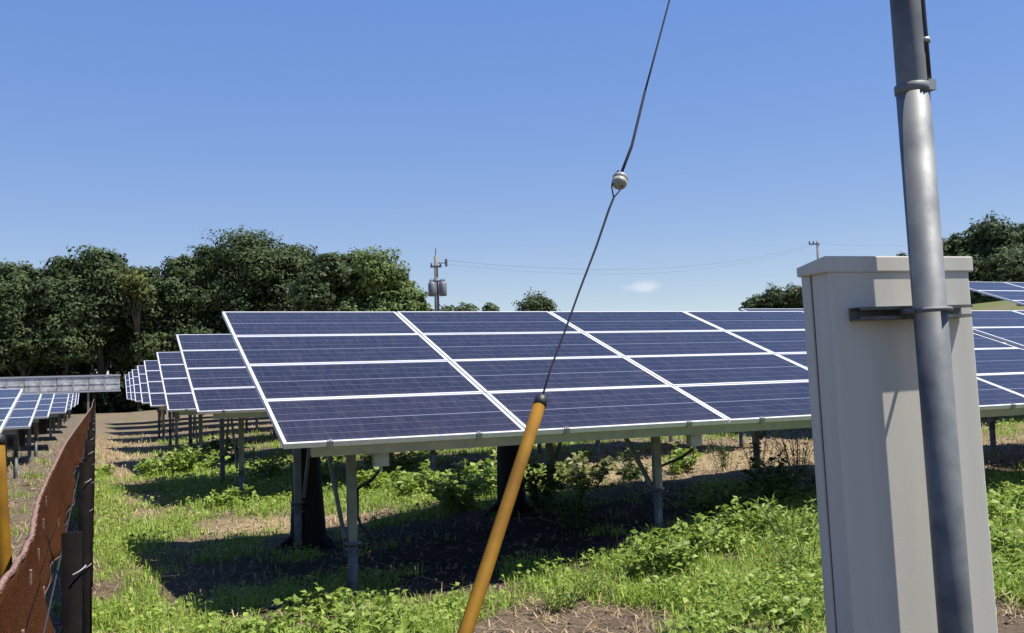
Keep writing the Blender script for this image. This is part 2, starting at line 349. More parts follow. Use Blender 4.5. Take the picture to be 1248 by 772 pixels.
def solar_table(X0, Y0, zb, label, cols=5, rows=4, tilt=.328, detail=2, legs=None, group='solar panel tables in rows', yaw=0, flip=False):
    g0 = gz(X0+1, Y0+1)
    root = empty('solar_table', (X0, Y0, g0), label, 'solar table', group)
    root.rotation_euler.z = yaw
    zb -= g0
    ct, st = math.cos(tilt), math.sin(tilt)
    def P(x, s, d=0): return Vector((x, s*ct-d*st, zb+s*st+d*ct))     # along table, up slope, out of plane
    for i in range(cols):
        for j in range(rows):
            o = link('solar_panel', PANEL_ME, root); o.location = P(i*PX, j*PYS); o.rotation_euler = (tilt+random.uniform(-.0025, .0025), random.uniform(-.0015, .0015), 0)
            link('panel_frame', FRAME_ME, o)
            if detail and j == 0:
                for k in (.35, PWID-.42):
                    c = link('clamp', CLAMP_ME, root); c.location = P(i*PX+k, -.006, -.002); c.rotation_euler = (tilt, 0, 0)
    Wd = cols*PX
    # purlins along the table
    for s, nm in ((.06, 'front_beam'), (1.0, 'purlin'), (2.0, 'purlin'), (3.0, 'purlin'), (3.9, 'rear_beam')):
        MB().bar(P(.22, s, -.042-.045), P(Wd-.22, s, -.042-.045), .06, .09, 0, (0, -st, ct)).build(nm, M_alu, root)
    if detail == 0:
        lx = [Wd*.2, Wd*.8]
    else: lx = [.68+2.97*k for k in range(int((Wd-.9)/2.97)+1)]
    if flip: lx = [Wd-.45-2.5*k for k in range(3)]
    for q, x in enumerate(lx):
        if flip and q < 2:
            fill_box = MB().box((x-.75, 1.1, .42), (x-.12, 1.36, .98)).box((x-.70, 1.08, .55), (x-.17, 1.1, .9)).build('shade_fill_box', M_black, root)  # black box and bars added to fill the shade below the table end
            MB().bar((x-.9, 1.4, .5), (x+.1, 1.4, .5), .04, .05).bar((x-.9, 1.4, .9), (x+.1, 1.4, .9), .04, .05).build('bracket', M_leg, fill_box)
        MB().bar(P(x, .1, -.135), P(x, 3.85, -.135), .05, .08, 0, (0, -st, ct)).build('rafter', M_leg, root)
        for s, nm in ((.70, 'front_leg'), (3.25, 'rear_leg')):
            tp = P(x, s, -.17); cy, sy = math.cos(yaw), math.sin(yaw)
            gl = gz(X0+x*cy-tp.y*sy, Y0+x*sy+tp.y*cy)-g0
            zj = gl+(.42 if nm == 'front_leg' else .5)
            leg = MB().box((x-.037, tp.y-.03, zj-.02), (x+.037, tp.y+.03, tp.z-.002)).build(nm, M_leg, root)
            if detail:
                sc = MB().tube([(x, tp.y, gl-.3), (x, tp.y, zj)], .042, 12).tube([(x, tp.y, zj-.012), (x, tp.y, zj+.004)], .075, 12)
                for a in (-.045, .045): sc.tube([(x+a, tp.y-.05, zj-.06), (x+a, tp.y+.05, zj-.06)], .008, 6)
                sc.tube([(x-.075, tp.y, zj-.10), (x+.075, tp.y, zj-.10)], .007, 6)
                sc.build('ground_screw', M_galv, leg, True)
            if detail:
                if nm == 'front_leg': MB().bar((x-.06, tp.y+.02, zj+.03), P(x-.06, 1.9, -.17), .03, .04).build('brace', M_leg, root)
                else: MB().bar((x+.06, tp.y-.02, zj+.05), P(x+.06, 2.3, -.17), .03, .04).build('brace', M_leg, root)
        if detail == 2 and q < 3:
            jb = link('junction_box', JBOX_ME, root); jb.location = P(x+.13, .22, -.15)
            a0 = jb.location + Vector((0, 0, -.18))
            zt = a0.z
            cb = MB().tube([a0, a0+Vector((-.02, .2, -.1)), Vector((x+.06, a0.y+.5, zt-.2)), Vector((x+.055, a0.y+.5, zt-.42)), Vector((x+.075, a0.y+.48, zt-.5)), Vector((x+.15, a0.y+.42, zt-.58)), Vector((x+.17, a0.y+.4, zt-.62))], .014, 7)
            cb.build('cable', M_black, root, True)
            sg = MB()
            for kk in range(5):
                xa = x+.3+kk*.48
                if xa+.5 > Wd: break
                sg.tube([P(xa+.48*u, 1.02, -.15-.28*4*u*(1-u)*(.6+.4*((kk*7) % 5)/4)) for u in np.linspace(0, 1, 7)], .008, 5)
            if sg.v: sg.build('looped_cable', M_black, root, True)
    return root

ROWS_R = [(1.287, 7.437, 1.182, 2, 5), (1.29, 14.25, 1.31, 1, 5), (1.29, 20.4, 1.24, 1, 5), (1.29, 27.0, 1.25, 1, 4), (1.33, 33.2, 1.27, 1, 4),
          (1.35, 39.6, 1.28, 0, 4), (1.4, 46, 1.3, 0, 4), (1.4, 52.5, 1.3, 0, 4)]
ORD = ['front', 'second', 'third', 'fourth', 'fifth', 'sixth', 'seventh', 'eighth and last']
for i, (x, y, z, d, c) in enumerate(ROWS_R):
    lab = ('nearest big tilted table of dark blue solar panels, right of the grass path' if i == 0 else
           '%s table of dark solar panels from the front, right of the grass path' % ORD[i])
    solar_table(x, y, z, lab, c, detail=d)
solar_table(1.287+5*PX+.16, 7.45, 1.19, 'bluish solar panel table continuing the front row, behind the cabinet at right', 5, detail=1)
solar_table(13.2, 14.2, 1.76, 'raised solar panel table whose top edge just shows left of the cabinet', 3, detail=0)
solar_table(19.35, 14.2, 2.44, 'higher solar panel table behind the front row, at right of the cabinet', 5, detail=0)
ROWS_L = [(12.6, 1.18), (18.2, 1.1), (25.0, 1.11), (31.5, 1.1), (38, 1.1), (45, 1.12), (52, 1.14)]
for i, (y, z) in enumerate(ROWS_L):
    c = 4
    lab = ('nearest of the low bluish panel tables left of the brown fence' if i == 0 else
           '%s of the low bluish panel tables left of the brown fence' % (ORD[i] if i < 6 else 'seventh and last'))
    solar_table((-1.0 if i < 3 else -.8)-c*PX, y, z, lab, c, detail=1 if i < 3 else 0, tilt=.135, flip=True)
# long pale barrier on posts across the end of the field
M_barrier = mat('weathered_grey_sheet', (.58, .59, .60), .6, .1, (1.6, (.20, .21, .205), .40, .66), (8, .3))
M_brail = mat('pale_rail', (.40, .41, .44), .5, .3)
bar = empty('panel_barrier', (-8, 66, gz(-8, 66)), 'long pale grey panelled barrier on posts across the far end of the field', 'barrier')
z0_ = gz(-8, 66)
pm = None
for i in range(13):
    x = -14+i*1.8
    if pm is None:
        po = MB().box((0, -.03, 1.84-z0_), (1.76, .03, 2.66-z0_)).box((0, -.05, 2.2-z0_), (1.76, -.032, 2.26-z0_)).box((.86, -.05, 1.84-z0_), (.92, -.033, 2.195-z0_)).build('barrier_panel', M_barrier, bar); pm = po.data
    else: po = link('barrier_panel', pm, bar)
    po.location.x = x
    MB().box((x-.12, .05, -.2), (x+.0, .17, 2.7-z0_)).build('post', M_leg, bar)
MB().box((-14.1, -.07, 2.68-z0_), (9.4, .05, 2.78-z0_)).build('top_rail', M_brail, bar)
MB().box((-14.1, -.07, 1.72-z0_), (9.4, .05, 1.82-z0_)).build('bottom_rail', M_brail, bar)

# ------------------------------------------------------------------ grass, straw, clods (stuff)
rng = np.random.default_rng(7)
def sample(n, x0, x1, d0, d1, power=1.0):
    """random ground points, denser near the camera, inside the viewing wedge"""
    Y = d0*(d1/d0)**rng.random(n); s = rng.random(n)
    lo = np.maximum(x0, -.62*Y*.4); hi = np.minimum(x1, 1.6*Y+.8)
    return lo+(hi-lo)*s, Y
def blades(X, Y, H, wid, lean, col, tilt_flat=False):
    n = len(X); Z = terrain(X, Y)+(fbm(X*5, Y*5, 3, 21)-.5)*.05-.01
    th = rng.random(n)*2*PI; dx, dy = np.cos(th), np.sin(th); sx, sy = -dy, dx
    H = H[:, None]; wd = wid[:, None]
    base = np.stack([X, Y, Z], -1); side = np.stack([sx, sy, 0*sx], -1); dr = np.stack([dx, dy, 0*dx], -1); upv = np.array([0, 0, 1.])
    l = lean[:, None]
    m = base+upv*H*.6*np.sqrt(1-np.minimum(.9, l*.5)**2)+dr*H*l*.35
    t = base+upv*H*np.maximum(.12, 1-l*.55)+dr*H*l
    v = np.stack([base-side*wd, base+side*wd, m+side*wd*.75, m-side*wd*.75, t], 1)
    b = np.arange(n)[:, None]*5
    f = np.concatenate([b+[0, 1, 2], b+[0, 2, 3], b+[3, 2, 4]], 0)
    c = np.repeat(col[:, None, :], 5, 1)
    return v.reshape(-1, 3), f, c.reshape(-1, 3)
def pick(n, fn, *a):
    X, Y = sample(n, *a); k = rng.random(n) < fn(X, Y); return X[k], Y[k]
def hue(n, a, b, var=.35):
    t = rng.random((n, 1)); c = np.array(a)*(1-t)+np.array(b)*t
    return c*(1-var/2+var*rng.random((n, 1)))
X, Y = pick(600000, lambda X, Y: np.clip(green_map(X, Y)-.12, 0, 1), -2.5, 22, 4.2, 34)
sz = 1+ss(8, 30, Y)*1.3
hmul = .6+.8*fbm(X*.8, Y*.8, 3, 44)
v, f, c = blades(X, Y, (.05+.13*rng.random(len(X))**1.6)*hmul*(.75+.25*sz), (.0022+.003*rng.random(len(X)))*sz, .2+.9*rng.random(len(X)), hue(len(X), (.17, .285, .030), (.36, .46, .085)))
tag(link('grass', mesh_np('grass', v, f, M_grass, colors=c)), kind='stuff')
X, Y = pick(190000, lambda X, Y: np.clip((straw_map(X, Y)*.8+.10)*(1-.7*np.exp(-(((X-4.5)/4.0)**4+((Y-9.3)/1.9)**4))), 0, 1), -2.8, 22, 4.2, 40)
sz = 1+ss(8, 30, Y)*1.3
v, f, c = blades(X, Y, .06+.14*rng.random(len(X)), (.002+.003*rng.random(len(X)))*sz, np.where(rng.random(len(X)) < .18, .25+.5*rng.random(len(X)), 1.2+1.0*rng.random(len(X))), hue(len(X), (.46, .37, .21), (.30, .21, .12), .5))
tag(link('dry_grass', mesh_np('dry_grass', v, f, M_straw, colors=c)), kind='stuff')
# small broad leaves of the ground cover
def leafset(P, D, N, L, Wd, col):
    """folded leaf: P base, D direction, N up-ish normal; 4 tris"""
    n = len(P); D = D/np.linalg.norm(D, axis=1, keepdims=True); Sd = np.cross(D, N); Sd /= np.linalg.norm(Sd, axis=1, keepdims=True)+1e-9
    U = np.cross(Sd, D); L = L[:, None]; Wd = Wd[:, None]
    m = P+D*L*.5+U*L*.06; t = P+D*L-U*L*.12
    a = P+D*L*.42+Sd*Wd+U*Wd*.45; b_ = P+D*L*.42-Sd*Wd+U*Wd*.45
    v = np.stack([P, a, m, b_, t], 1); k = np.arange(n)[:, None]*5
    f = np.concatenate([k+[0, 1, 2], k+[1, 4, 2], k+[0, 2, 3], k+[2, 4, 3]], 0)
    return v.reshape(-1, 3), f, np.repeat(col[:, None, :], 5, 1).reshape(-1, 3)
def rdir(n, zlo, zhi):
    th = rng.random(n)*2*PI; z = zlo+(zhi-zlo)*rng.random(n); r = np.sqrt(np.maximum(0, 1-z*z)); return np.stack([r*np.cos(th), r*np.sin(th), z], -1)
X, Y = pick(260000, lambda X, Y: np.clip((green_map(X, Y)-.36)*.9, 0, 1)*np.clip(fbm(X*1.6, Y*1.6, 3, 77)*2-.5, 0, 1), -2.0, 20, 4.2, 26)
nn = len(X); hh = (.02+.13*rng.random(nn))*(.5+.9*fbm(X*.9, Y*.9, 3, 44))
P = np.stack([X, Y, terrain(X, Y)+hh], -1); D = rdir(nn, -.2, .55); N = rdir(nn, .6, 1)
sz = 1+ss(8, 26, Y)*1.0
v, f, c = leafset(P, D, N, (.022+.05*rng.random(nn)**1.5)*sz, (.009+.014*rng.random(nn))*sz, hue(nn, (.16, .25, .035), (.32, .40, .075)))
tag(link('ground_cover', mesh_np('ground_cover', v, f, M_grass, colors=c)), kind='stuff')
# clods and litter crumbs on the bare soil
X, Y = pick(26000, lambda X, Y: np.clip(1-green_map(X, Y)*1.3, 0, 1), -2.8, 20, 4.2, 20)
nn = len(X); r_ = (.006+.022*rng.random(nn)**3)*(1+ss(6, 20, Y))
oct_ = np.array([(1, 0, 0), (0, 1, 0), (-1, 0, 0), (0, -1, 0), (0, 0, .7), (0, 0, -.5)])
off = oct_[None]*r_[:, None, None]*(.6+.8*rng.random((nn, 6, 1)))
P = np.stack([X, Y, terrain(X, Y)+(fbm(X*5, Y*5, 3, 21)-.5)*.05], -1)[:, None, :]+off
k = np.arange(nn)[:, None]*6
f = np.concatenate([k+q for q in ([0,1,4],[1,2,4],[2,3,4],[3,0,4],[1,0,5],[2,1,5],[3,2,5],[0,3,5])], 0)
cc = np.repeat(hue(nn, (.10, .07, .05), (.24, .18, .13), .4)[:, None, :], 6, 1).reshape(-1, 3)
tag(link('soil_clods', mesh_np('soil_clods', P.reshape(-1, 3), f, M_clod, colors=cc)), kind='stuff')

# ------------------------------------------------------------------ weed plants, each one its own thing
def weed(x, y, h, r, n, leaf, label, ca=(.08, .16, .025), cb=(.17, .26, .05), narrow=False, group='weed clumps around the panel tables'):
    z = gz(x, y)-.02
    root = empty('weed_plant', (x, y, z), label, 'weed', group)
    ns = max(6, int(n/16)); stm = MB(); Ps = []; Ds = []
    for s in range(ns):
        th = rng.random()*2*PI; q = r*math.sqrt(rng.random()); bx, by = .4*q*math.cos(th), .4*q*math.sin(th)
        hh = h*(.5+.5*rng.random())*(1-.35*(q/r)**2); tx, ty = q*1.1*math.cos(th), q*1.1*math.sin(th)
        pts = [Vector((bx+(tx-bx)*u**1.4, by+(ty-by)*u**1.4, hh*u)) for u in (0, .35, .7, 1)]
        stm.tube(pts, [.004, .0035, .003, .0015], 4, cap=False)
        for k_ in range(16):
            u = .12+.88*rng.random(); Ps.append((bx+(tx-bx)*u**1.4, by+(ty-by)*u**1.4, hh*u)); 
    stm_o = stm.build('stem', M_stem, root)
    Pn = np.array(Ps); m_ = len(Pn); D = rdir(m_, -.25, .75) if not narrow else rdir(m_, .2, .95); N = rdir(m_, .5, 1)
    L = leaf*(.6+.8*rng.random(m_)); Wd = L*(.3 if not narrow else .1)*(.7+.6*rng.random(m_))
    v, f, c = leafset(Pn, D, N, L, Wd, hue(m_, ca, cb))
    link('foliage', mesh_np('foliage', v, f, M_grass, colors=c), root)
M_stem = mat('weed_stem', (.10, .14, .04), .6)
def wp(px, py, z=0): q = atZ(px, py, z); return q[0], q[1]
LIT = ((.16, .25, .035), (.31, .39, .08)); SHADED = ((.045, .085, .02), (.09, .14, .035)); YEL = ((.14, .17, .04), (.24, .25, .08))  # leaf tints carry the light: a sunlit set, a shaded set, a yellowish one
WEEDS = [(430, 765, .34, .42, 460, .075, 'bright green leafy weed clump in front of the first front leg', LIT, False),
 (335, 775, .20, .40, 380, .06, 'low lit weed patch at the bottom edge left of the first leg', LIT, False),
 (385, 750, .24, .30, 260, .06, 'small bright weed just left below the first front leg', LIT, False),
 (480, 772, .20, .3, 220, .06, 'low weed clump at the bottom edge between first leg and yellow guard', LIT, False),
 (682, 712, .30, .20, 330, .06, 'round tufted grass weed right of the yellow guard', LIT, True),
 (732, 702, .26, .20, 260, .06, 'second tufted grass weed further right of the yellow guard', LIT, True),
 (815, 690, .46, .34, 420, .085, 'tall broad-leaved weed in front of the second front leg', LIT, False),
 (860, 675, .42, .32, 380, .085, 'leafy weed clump right of the second front leg at the shade line', LIT, False),
 (912, 662, .40, .32, 360, .08, 'leafy weed midway between second leg and cabinet at the shade line', LIT, False),
 (965, 672, .50, .3, 380, .10, 'upright narrow-leaved weed close to the left of the cabinet', LIT, True),
 (985, 700, .40, .34, 340, .09, 'lit weed clump touching the lower left of the cabinet', LIT, True),
 (870, 765, .22, .45, 420, .06, 'low bright weed mat at the bottom edge left of the cabinet', LIT, False),
 (760, 772, .16, .35, 260, .05, 'flat weed patch at the bottom edge in front of the bare soil', YEL, False),
 (940, 740, .22, .4, 360, .06, 'low weed mat beside the foot of the cabinet', LIT, False),
 (1232, 700, .34, .5, 460, .08, 'lit weed clump right of the cabinet', LIT, False),
 (1225, 640, .36, .5, 420, .08, 'shade-edge weed clump right of the cabinet under the front row', LIT, False),
 (662, 622, .75, .28, 420, .08, 'dark bushy weed under the table behind the yellow guard', SHADED, False),
 (700, 640, .55, .35, 380, .07, 'dark low weed under the table right of the yellow guard', SHADED, False),
 (888, 640, .45, .5, 460, .07, 'shaded weed clump under the table right of the second leg', SHADED, False),
 (955, 620, .60, .45, 480, .08, 'shaded tall weed under the table close to the cabinet', SHADED, False),
 (512, 618, .50, .5, 520, .10, 'sunlit leafy weed seen under the table right of the first leg', LIT, False),
 (560, 615, .60, .45, 480, .10, 'sunlit leafy weed seen under the table left of the yellow guard', LIT, False),
 (460, 612, .40, .4, 380, .10, 'bright low weed seen just right of the first front leg', LIT, False),
 (715, 598, .50, .5, 420, .10, 'sunlit weed seen under the table right of the yellow guard', YEL, False),
 (830, 585, .5, .35, 300, .09, 'small weed on the dry soil seen right of the second leg', LIT, False),
 (230, 582, .62, .75, 800, .11, 'big leafy weed bush under the second table beside the path', LIT, False),
 (192, 585, .42, .5, 420, .10, 'left part weed bush at the path edge below the third table', LIT, False),
 (270, 572, .6, .6, 520, .11, 'weed bush left of the second table front leg', SHADED, False),
 (285, 625, .36, .3, 320, .08, 'weed clump at the foot of the second table front leg', LIT, False),
 (330, 590, .5, .6, 420, .10, 'weed clump behind the left end of the front table', LIT, False),
 (128, 585, .35, .25, 240, .08, 'narrow weed growing against the right of the fence', LIT, False),
 (925, 588, .75, .35, 300, .07, 'thin dark weed standing against the dry soil left of the cabinet', SHADED, True),
 (972, 585, .85, .4, 360, .07, 'taller dark weed against the dry soil touching the cabinet edge', SHADED, True),
 (885, 582, .6, .3, 240, .07, 'dark weed against the dry soil near the third front leg', SHADED, True),
 (770, 592, .5, .35, 260, .08, 'dark low weed against the dry soil left of the second front leg', SHADED, False),
 (600, 602, .6, .5, 420, .10, 'bright weed seen under the table just left of the yellow guard', LIT, False),
 (480, 590, .6, .6, 460, .10, 'tall sunlit weed farther back right of the first front leg', LIT, False),
 (395, 600, .5, .5, 380, .10, 'weed seen between the dark trunk and the first front leg', LIT, False)]
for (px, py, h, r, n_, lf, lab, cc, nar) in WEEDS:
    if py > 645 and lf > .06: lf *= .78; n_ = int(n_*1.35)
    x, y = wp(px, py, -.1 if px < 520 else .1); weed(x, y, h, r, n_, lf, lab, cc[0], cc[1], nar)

# dark trunks standing under the front table
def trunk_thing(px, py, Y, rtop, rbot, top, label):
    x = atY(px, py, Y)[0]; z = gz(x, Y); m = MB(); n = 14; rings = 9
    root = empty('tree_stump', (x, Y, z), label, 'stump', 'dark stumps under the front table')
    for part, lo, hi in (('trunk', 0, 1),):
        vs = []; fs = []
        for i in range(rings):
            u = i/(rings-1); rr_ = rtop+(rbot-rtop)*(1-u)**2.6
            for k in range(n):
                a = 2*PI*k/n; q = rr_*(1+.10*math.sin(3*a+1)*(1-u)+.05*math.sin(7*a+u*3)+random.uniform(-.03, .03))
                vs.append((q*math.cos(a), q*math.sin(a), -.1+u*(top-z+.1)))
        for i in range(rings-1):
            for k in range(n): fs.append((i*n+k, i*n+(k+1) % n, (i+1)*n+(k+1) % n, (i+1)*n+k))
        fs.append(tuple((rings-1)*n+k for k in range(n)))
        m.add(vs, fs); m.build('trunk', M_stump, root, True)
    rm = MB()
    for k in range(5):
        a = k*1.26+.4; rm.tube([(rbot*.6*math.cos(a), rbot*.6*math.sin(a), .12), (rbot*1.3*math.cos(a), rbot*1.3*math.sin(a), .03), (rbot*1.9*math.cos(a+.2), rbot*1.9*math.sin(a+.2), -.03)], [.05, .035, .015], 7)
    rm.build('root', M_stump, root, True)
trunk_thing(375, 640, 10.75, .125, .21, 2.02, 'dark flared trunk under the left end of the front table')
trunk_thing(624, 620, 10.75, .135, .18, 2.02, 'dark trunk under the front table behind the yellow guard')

# ------------------------------------------------------------------ fence with brown net on the left
fence = empty('net_fence', (-.05, 5, gz(-.05, 5)), 'low brown net fence on black posts running along the left of the path', 'fence')
FO = Vector(fence.location)
fposts = [2.45, 4.9, 7.2, 9.4, 11.8, 14.3, 16.8, 19.5, 22.5, 26, 30, 34, 38.5, 43]
for i, y in enumerate(fposts):
    z = gz(-.05, y); px = -.052
    ztop = 1.29+.1*ss(10, 30, y)
    m = MB().tube([Vector((px, y, z-.3))-FO, Vector((px, y, ztop))-FO], .022, 12)
    po = m.build('post', M_postbrown, fence, True)
    for zz in (1.2, .82):
        t = MB(); t.tube([Vector((px+.03*math.cos(a), y+.03*math.sin(a), zz+.003*k))-FO for k, a in enumerate(np.linspace(-1.5, -.3, 6))], .0016, 5)
        t.build('tie', M_white, po)
M_net = mat('brown_net', (.088, .032, .011), .9, 0, (160, (.032, .011, .005), .42, .6), (300, .5), .04)
n = M_net.node_tree; p = n.nodes['Principled BSDF']; out = n.nodes['Material Output']
tcn = n.nodes.new('ShaderNodeTexCoord'); sp = n.nodes.new('ShaderNodeSeparateXYZ'); n.links.new(tcn.outputs['Object'], sp.inputs[0])
def nm(op, a_, b_):
    k = n.nodes.new('ShaderNodeMath'); k.operation = op
    for i, q in enumerate((a_, b_)):
        if isinstance(q, (int, float)): k.inputs[i].default_value = q
        else: n.links.new(q, k.inputs[i])
    return k.outputs[0]
hy = nm('GREATER_THAN', nm('FRACT', nm('MULTIPLY', sp.outputs['Y'], 70.0), 0), .42); hz_ = nm('GREATER_THAN', nm('FRACT', nm('MULTIPLY', sp.outputs['Z'], 95.0), 0), .42)
hole = nm('MULTIPLY', nm('MULTIPLY', hy, hz_), .5)
tb = n.nodes.new('ShaderNodeBsdfTransparent'); ms = n.nodes.new('ShaderNodeMixShader'); n.links.new(hole, ms.inputs[0])
n.links.new(p.outputs[0], ms.inputs[1]); n.links.new(tb.outputs[0], ms.inputs[2]); n.links.new(ms.outputs[0], out.inputs['Surface'])
M_hem = mat('pale_net_hem', (.24, .14, .11), .8, 0, (120, (.10, .045, .03), .45, .62))
M_sheet = mat('black_lower_net', (.012, .011, .011), .8, 0, (90, (.03, .026, .024), .5, .7))
# net hangs left of the posts; its top edge wanders
TOP = [(0, 717), (25, 682), (38, 656), (41, 635), (46, 612), (57, 587), (70, 560), (79, 542), (90, 526), (99, 514), (107, 503), (112, 496)]
ztops = [1.14, 1.14, 1.15, 1.15, 1.16, 1.17, 1.19, 1.2, 1.22, 1.25, 1.27, 1.29]
tops = [atZ(px, py, z) for (px, py), z in zip(TOP, ztops)]
tops = [np.array([-.24, .9, 1.13]), np.array([-.235, 2.0, 1.13])]+tops+[np.array([-.1, 30, 1.36]), np.array([-.09, 43, 1.4])]
tops = sorted(tops, key=lambda q: q[1])
ty = np.array([q[1] for q in tops]); tx = np.array([q[0] for q in tops]); tz = np.array([q[2] for q in tops])
Ys = np.concatenate([np.arange(.9, 6, .035), np.arange(6, 20, .12), np.arange(20, 43, .6)])
NXt = np.interp(Ys, ty, tx); NZt = np.interp(Ys, ty, tz)
rows_ = 12; us = np.linspace(0, 1, rows_)
hang = .36+.06*np.sin(Ys*1.1)
NV = []
for k, u in enumerate(us):
    wav = .012*np.sin(Ys*7+u*2)*(u)+.02*np.sin(Ys*2.3+1)*u
    NV.append(np.stack([NXt*(1-u*.25)+wav-.02*u*(1-u)*4*.5-FO.x, Ys-FO.y, NZt-hang*u+.004*np.sin(Ys*23)*(1-u)-FO.z], -1))
NV = np.array(NV); ridx = np.arange(rows_*len(Ys)).reshape(rows_, len(Ys))
nf = np.stack([ridx[:-1, :-1], ridx[:-1, 1:], ridx[1:, 1:], ridx[1:, :-1]], -1).reshape(-1, 4)
no = link('net', mesh_np('net', NV.reshape(-1, 3), nf, M_net, smooth=True), fence)
sm_ = no.modifiers.new('thickness', 'SOLIDIFY'); sm_.thickness = .003
MB().tube([Vector(p_) + Vector((0, 0, .003)) for p_ in NV[0]], .009, 6).build('top_hem', M_hem, no, True)
MB().tube([Vector(p_) for p_ in NV[-1]], .004, 5).build('lower_hem', M_hem, no, True)
# fine loose loops along the top hem
lp = MB()
for i in range(0, 150, 2):
    q = Vector(NV[0][i]); lp.tube([q+Vector((.0, -.02, -.005)), q+Vector((.012, -.008, .018)), q+Vector((.012, .01, .016)), q+Vector((0, .022, -.005))], .0022, 4)
lp.build('net_loop', M_hem, no)
# knots in the net
kn = MB()
for i in range(9):
    j = 30+i*13; q = Vector(NV[2+(i*5) % 7][j]); kn.box(q+Vector((.003, -.012, -.022)), q+Vector((.009, .012, .022)))
kn.build('knot', M_hem, no)
# dark lower sheet tied to the posts
sv = []
for u in np.linspace(0, 1, 5):
    sv.append(np.stack([-.088+.008*np.sin(Ys*3+u*4)-FO.x, Ys-FO.y, terrain(-.09+0*Ys, Ys)-.02+u*.86-FO.z], -1))
sv = np.array(sv); ridx = np.arange(5*len(Ys)).reshape(5, len(Ys))
nf = np.stack([ridx[:-1, :-1], ridx[:-1, 1:], ridx[1:, 1:], ridx[1:, :-1]], -1).reshape(-1, 4)
so_ = link('lower_sheet', mesh_np('lower_sheet', sv.reshape(-1, 3), nf, M_sheet, smooth=True), fence)
so_.modifiers.new('thickness', 'SOLIDIFY').thickness = .003
for zz in (.82, 1.2):
    MB().tube([Vector((-.083, y, zz))-FO for y in np.arange(1, 43, 1.0)], .0018, 5).build('wire', M_sheet, fence)

# ------------------------------------------------------------------ guy wires with yellow guards
def guard_thing(Pb, Pt, r, label, nm='guy_guard'):
    Pb = Vector(Pb); Pt = Vector(Pt); root = empty(nm, Pb, label, 'guy guard', 'yellow guy wire guards')
    d = Pt-Pb; m = MB(); n = 18; vs = []; fs = []
    m.tube([d*u for u in np.linspace(0, 1, 8)], [r*(1+.012*math.sin(k*2.1)) for k in range(8)], 18).build('tube', M_yellow, root, True)
    e = d.normalized()
    MB().tube([d-e*.018, d+e*.020, d+e*.032], [r*1.08, r*1.08, r*.5], 16).build('cap', M_black, root, True)
    return root, d
def dline(y): return 4190.0/(y+780.0)          # depth along the main guy as a function of image row
gb, gt = atD(567, 772, dline(772)), atD(658.5, 491, dline(491))
g2 = Vector(gb)+(Vector(gb)-Vector(gt)).normalized()*.75
guard_thing(g2, gt, .0210, 'yellow tube guard on the slanting guy wire in front of the panel tables')
guy = empty('guy_wire', gt, 'dark steel guy wire rising from the yellow guard past an insulator', 'guy wire')
G0 = Vector(gt)
def gp(x, y): return Vector(atD(x, y, dline(y)))-G0
MB().tube([gp(659, 490), gp(672, 447), gp(688, 405), gp(706, 355), gp(727, 300), gp(742, 256), gp(748, 241)], [.0035, .0035, .0038, .004, .0045, .005, .005], 8).build('lower_cable', M_cable, guy, True)
wav = [gp(757, 212), gp(770, 178), gp(786, 112)]
MB().tube(wav, [.0065, .0068, .007], 8).build('grip', M_cable, guy, True)
MB().tube([gp(786, 112), gp(800, 60), gp(816, 0), gp(834, -70), gp(880, -260)], [.0052]*5, 8).build('upper_cable', M_cable, guy, True)
MB().tube([gp(748, 241), gp(745.5, 228), gp(748, 214), gp(754, 208)], .0035, 6).build('loop', M_cable, guy, True)
MB().tube([gp(748, 241), gp(755, 233), gp(760, 224)], .003, 6).build('loop', M_cable, guy, True)
ic = gp(755.5, 220.5); io = MB(); e = (gp(757, 205)-gp(751, 236)).normalized()
prof = [(-.036, .006), (-.033, .022), (-.024, .031), (-.01, .034), (-.007, .027), (.004, .027), (.007, .034), (.02, .032), (.03, .024), (.036, .008)]
io.tube([ic+e*a for a, _ in prof], [b_ for _, b_ in prof], 18); ins = io.build('insulator', M_insul, guy, True)
MB().tube([ic+e*.031, ic+e*.037, ic+e*.041], [.0245, .017, .005], 16).build('insulator_top', M_insulw, ins, True)
# second guard at the left edge of the picture, beyond the fence
lb, lt_ = Vector(atD(6, 705, 4.0)), Vector(atD(-4, 538, 4.1))
l2 = lb+(lb-lt_).normalized()*.55
guard_thing(l2, lt_, .03, 'yellow tube guard at the left edge beyond the brown fence')
e = (lt_-l2).normalized()
gl = empty('guy_wire', lt_, 'thin guy wire above the yellow guard left of the fence', 'guy wire')
MB().tube([Vector((0, 0, 0)), e*1.2, e*3.0], .004, 6).build('cable', M_cable, gl, True)

# ------------------------------------------------------------------ steel pole and cabinet
LEAN = math.radians(1.15)
PB = Vector((1.935, 1.802, 0)); PB.z = gz(1.925, 1.8)
lean_axis = Vector(fw); Rl = Matrix.Rotation(-LEAN, 4, lean_axis)
pole = empty('steel_pole', PB, 'grey galvanised steel pole standing in front of the pale cabinet', 'pole')
pole.rotation_euler = Rl.to_euler()
zc = 2.30-PB.z
MB().tube([(0, 0, -.4), (0, 0, zc)], .0400, 32).build('lower_tube', M_galv, pole, True)
MB().tube([(0, 0, zc-.06), (0, 0, zc+.0), (0, 0, zc+2.0)], [.0372, .0372, .0335], 32).build('upper_tube', M_galv, pole, True)
col_ = MB().tube([(0, 0, zc-.012), (0, 0, zc-.010), (0, 0, zc+.010), (0, 0, zc+.012)], [.0405, .0430, .0430, .0385], 32)
cr = Vector((rt[0], rt[1], 0)).normalized(); cf = Vector((-fw[0], -fw[1], 0)).normalized()
col_.build('collar', M_galv, pole, True)
cx_ = cr*.035+cf*.016
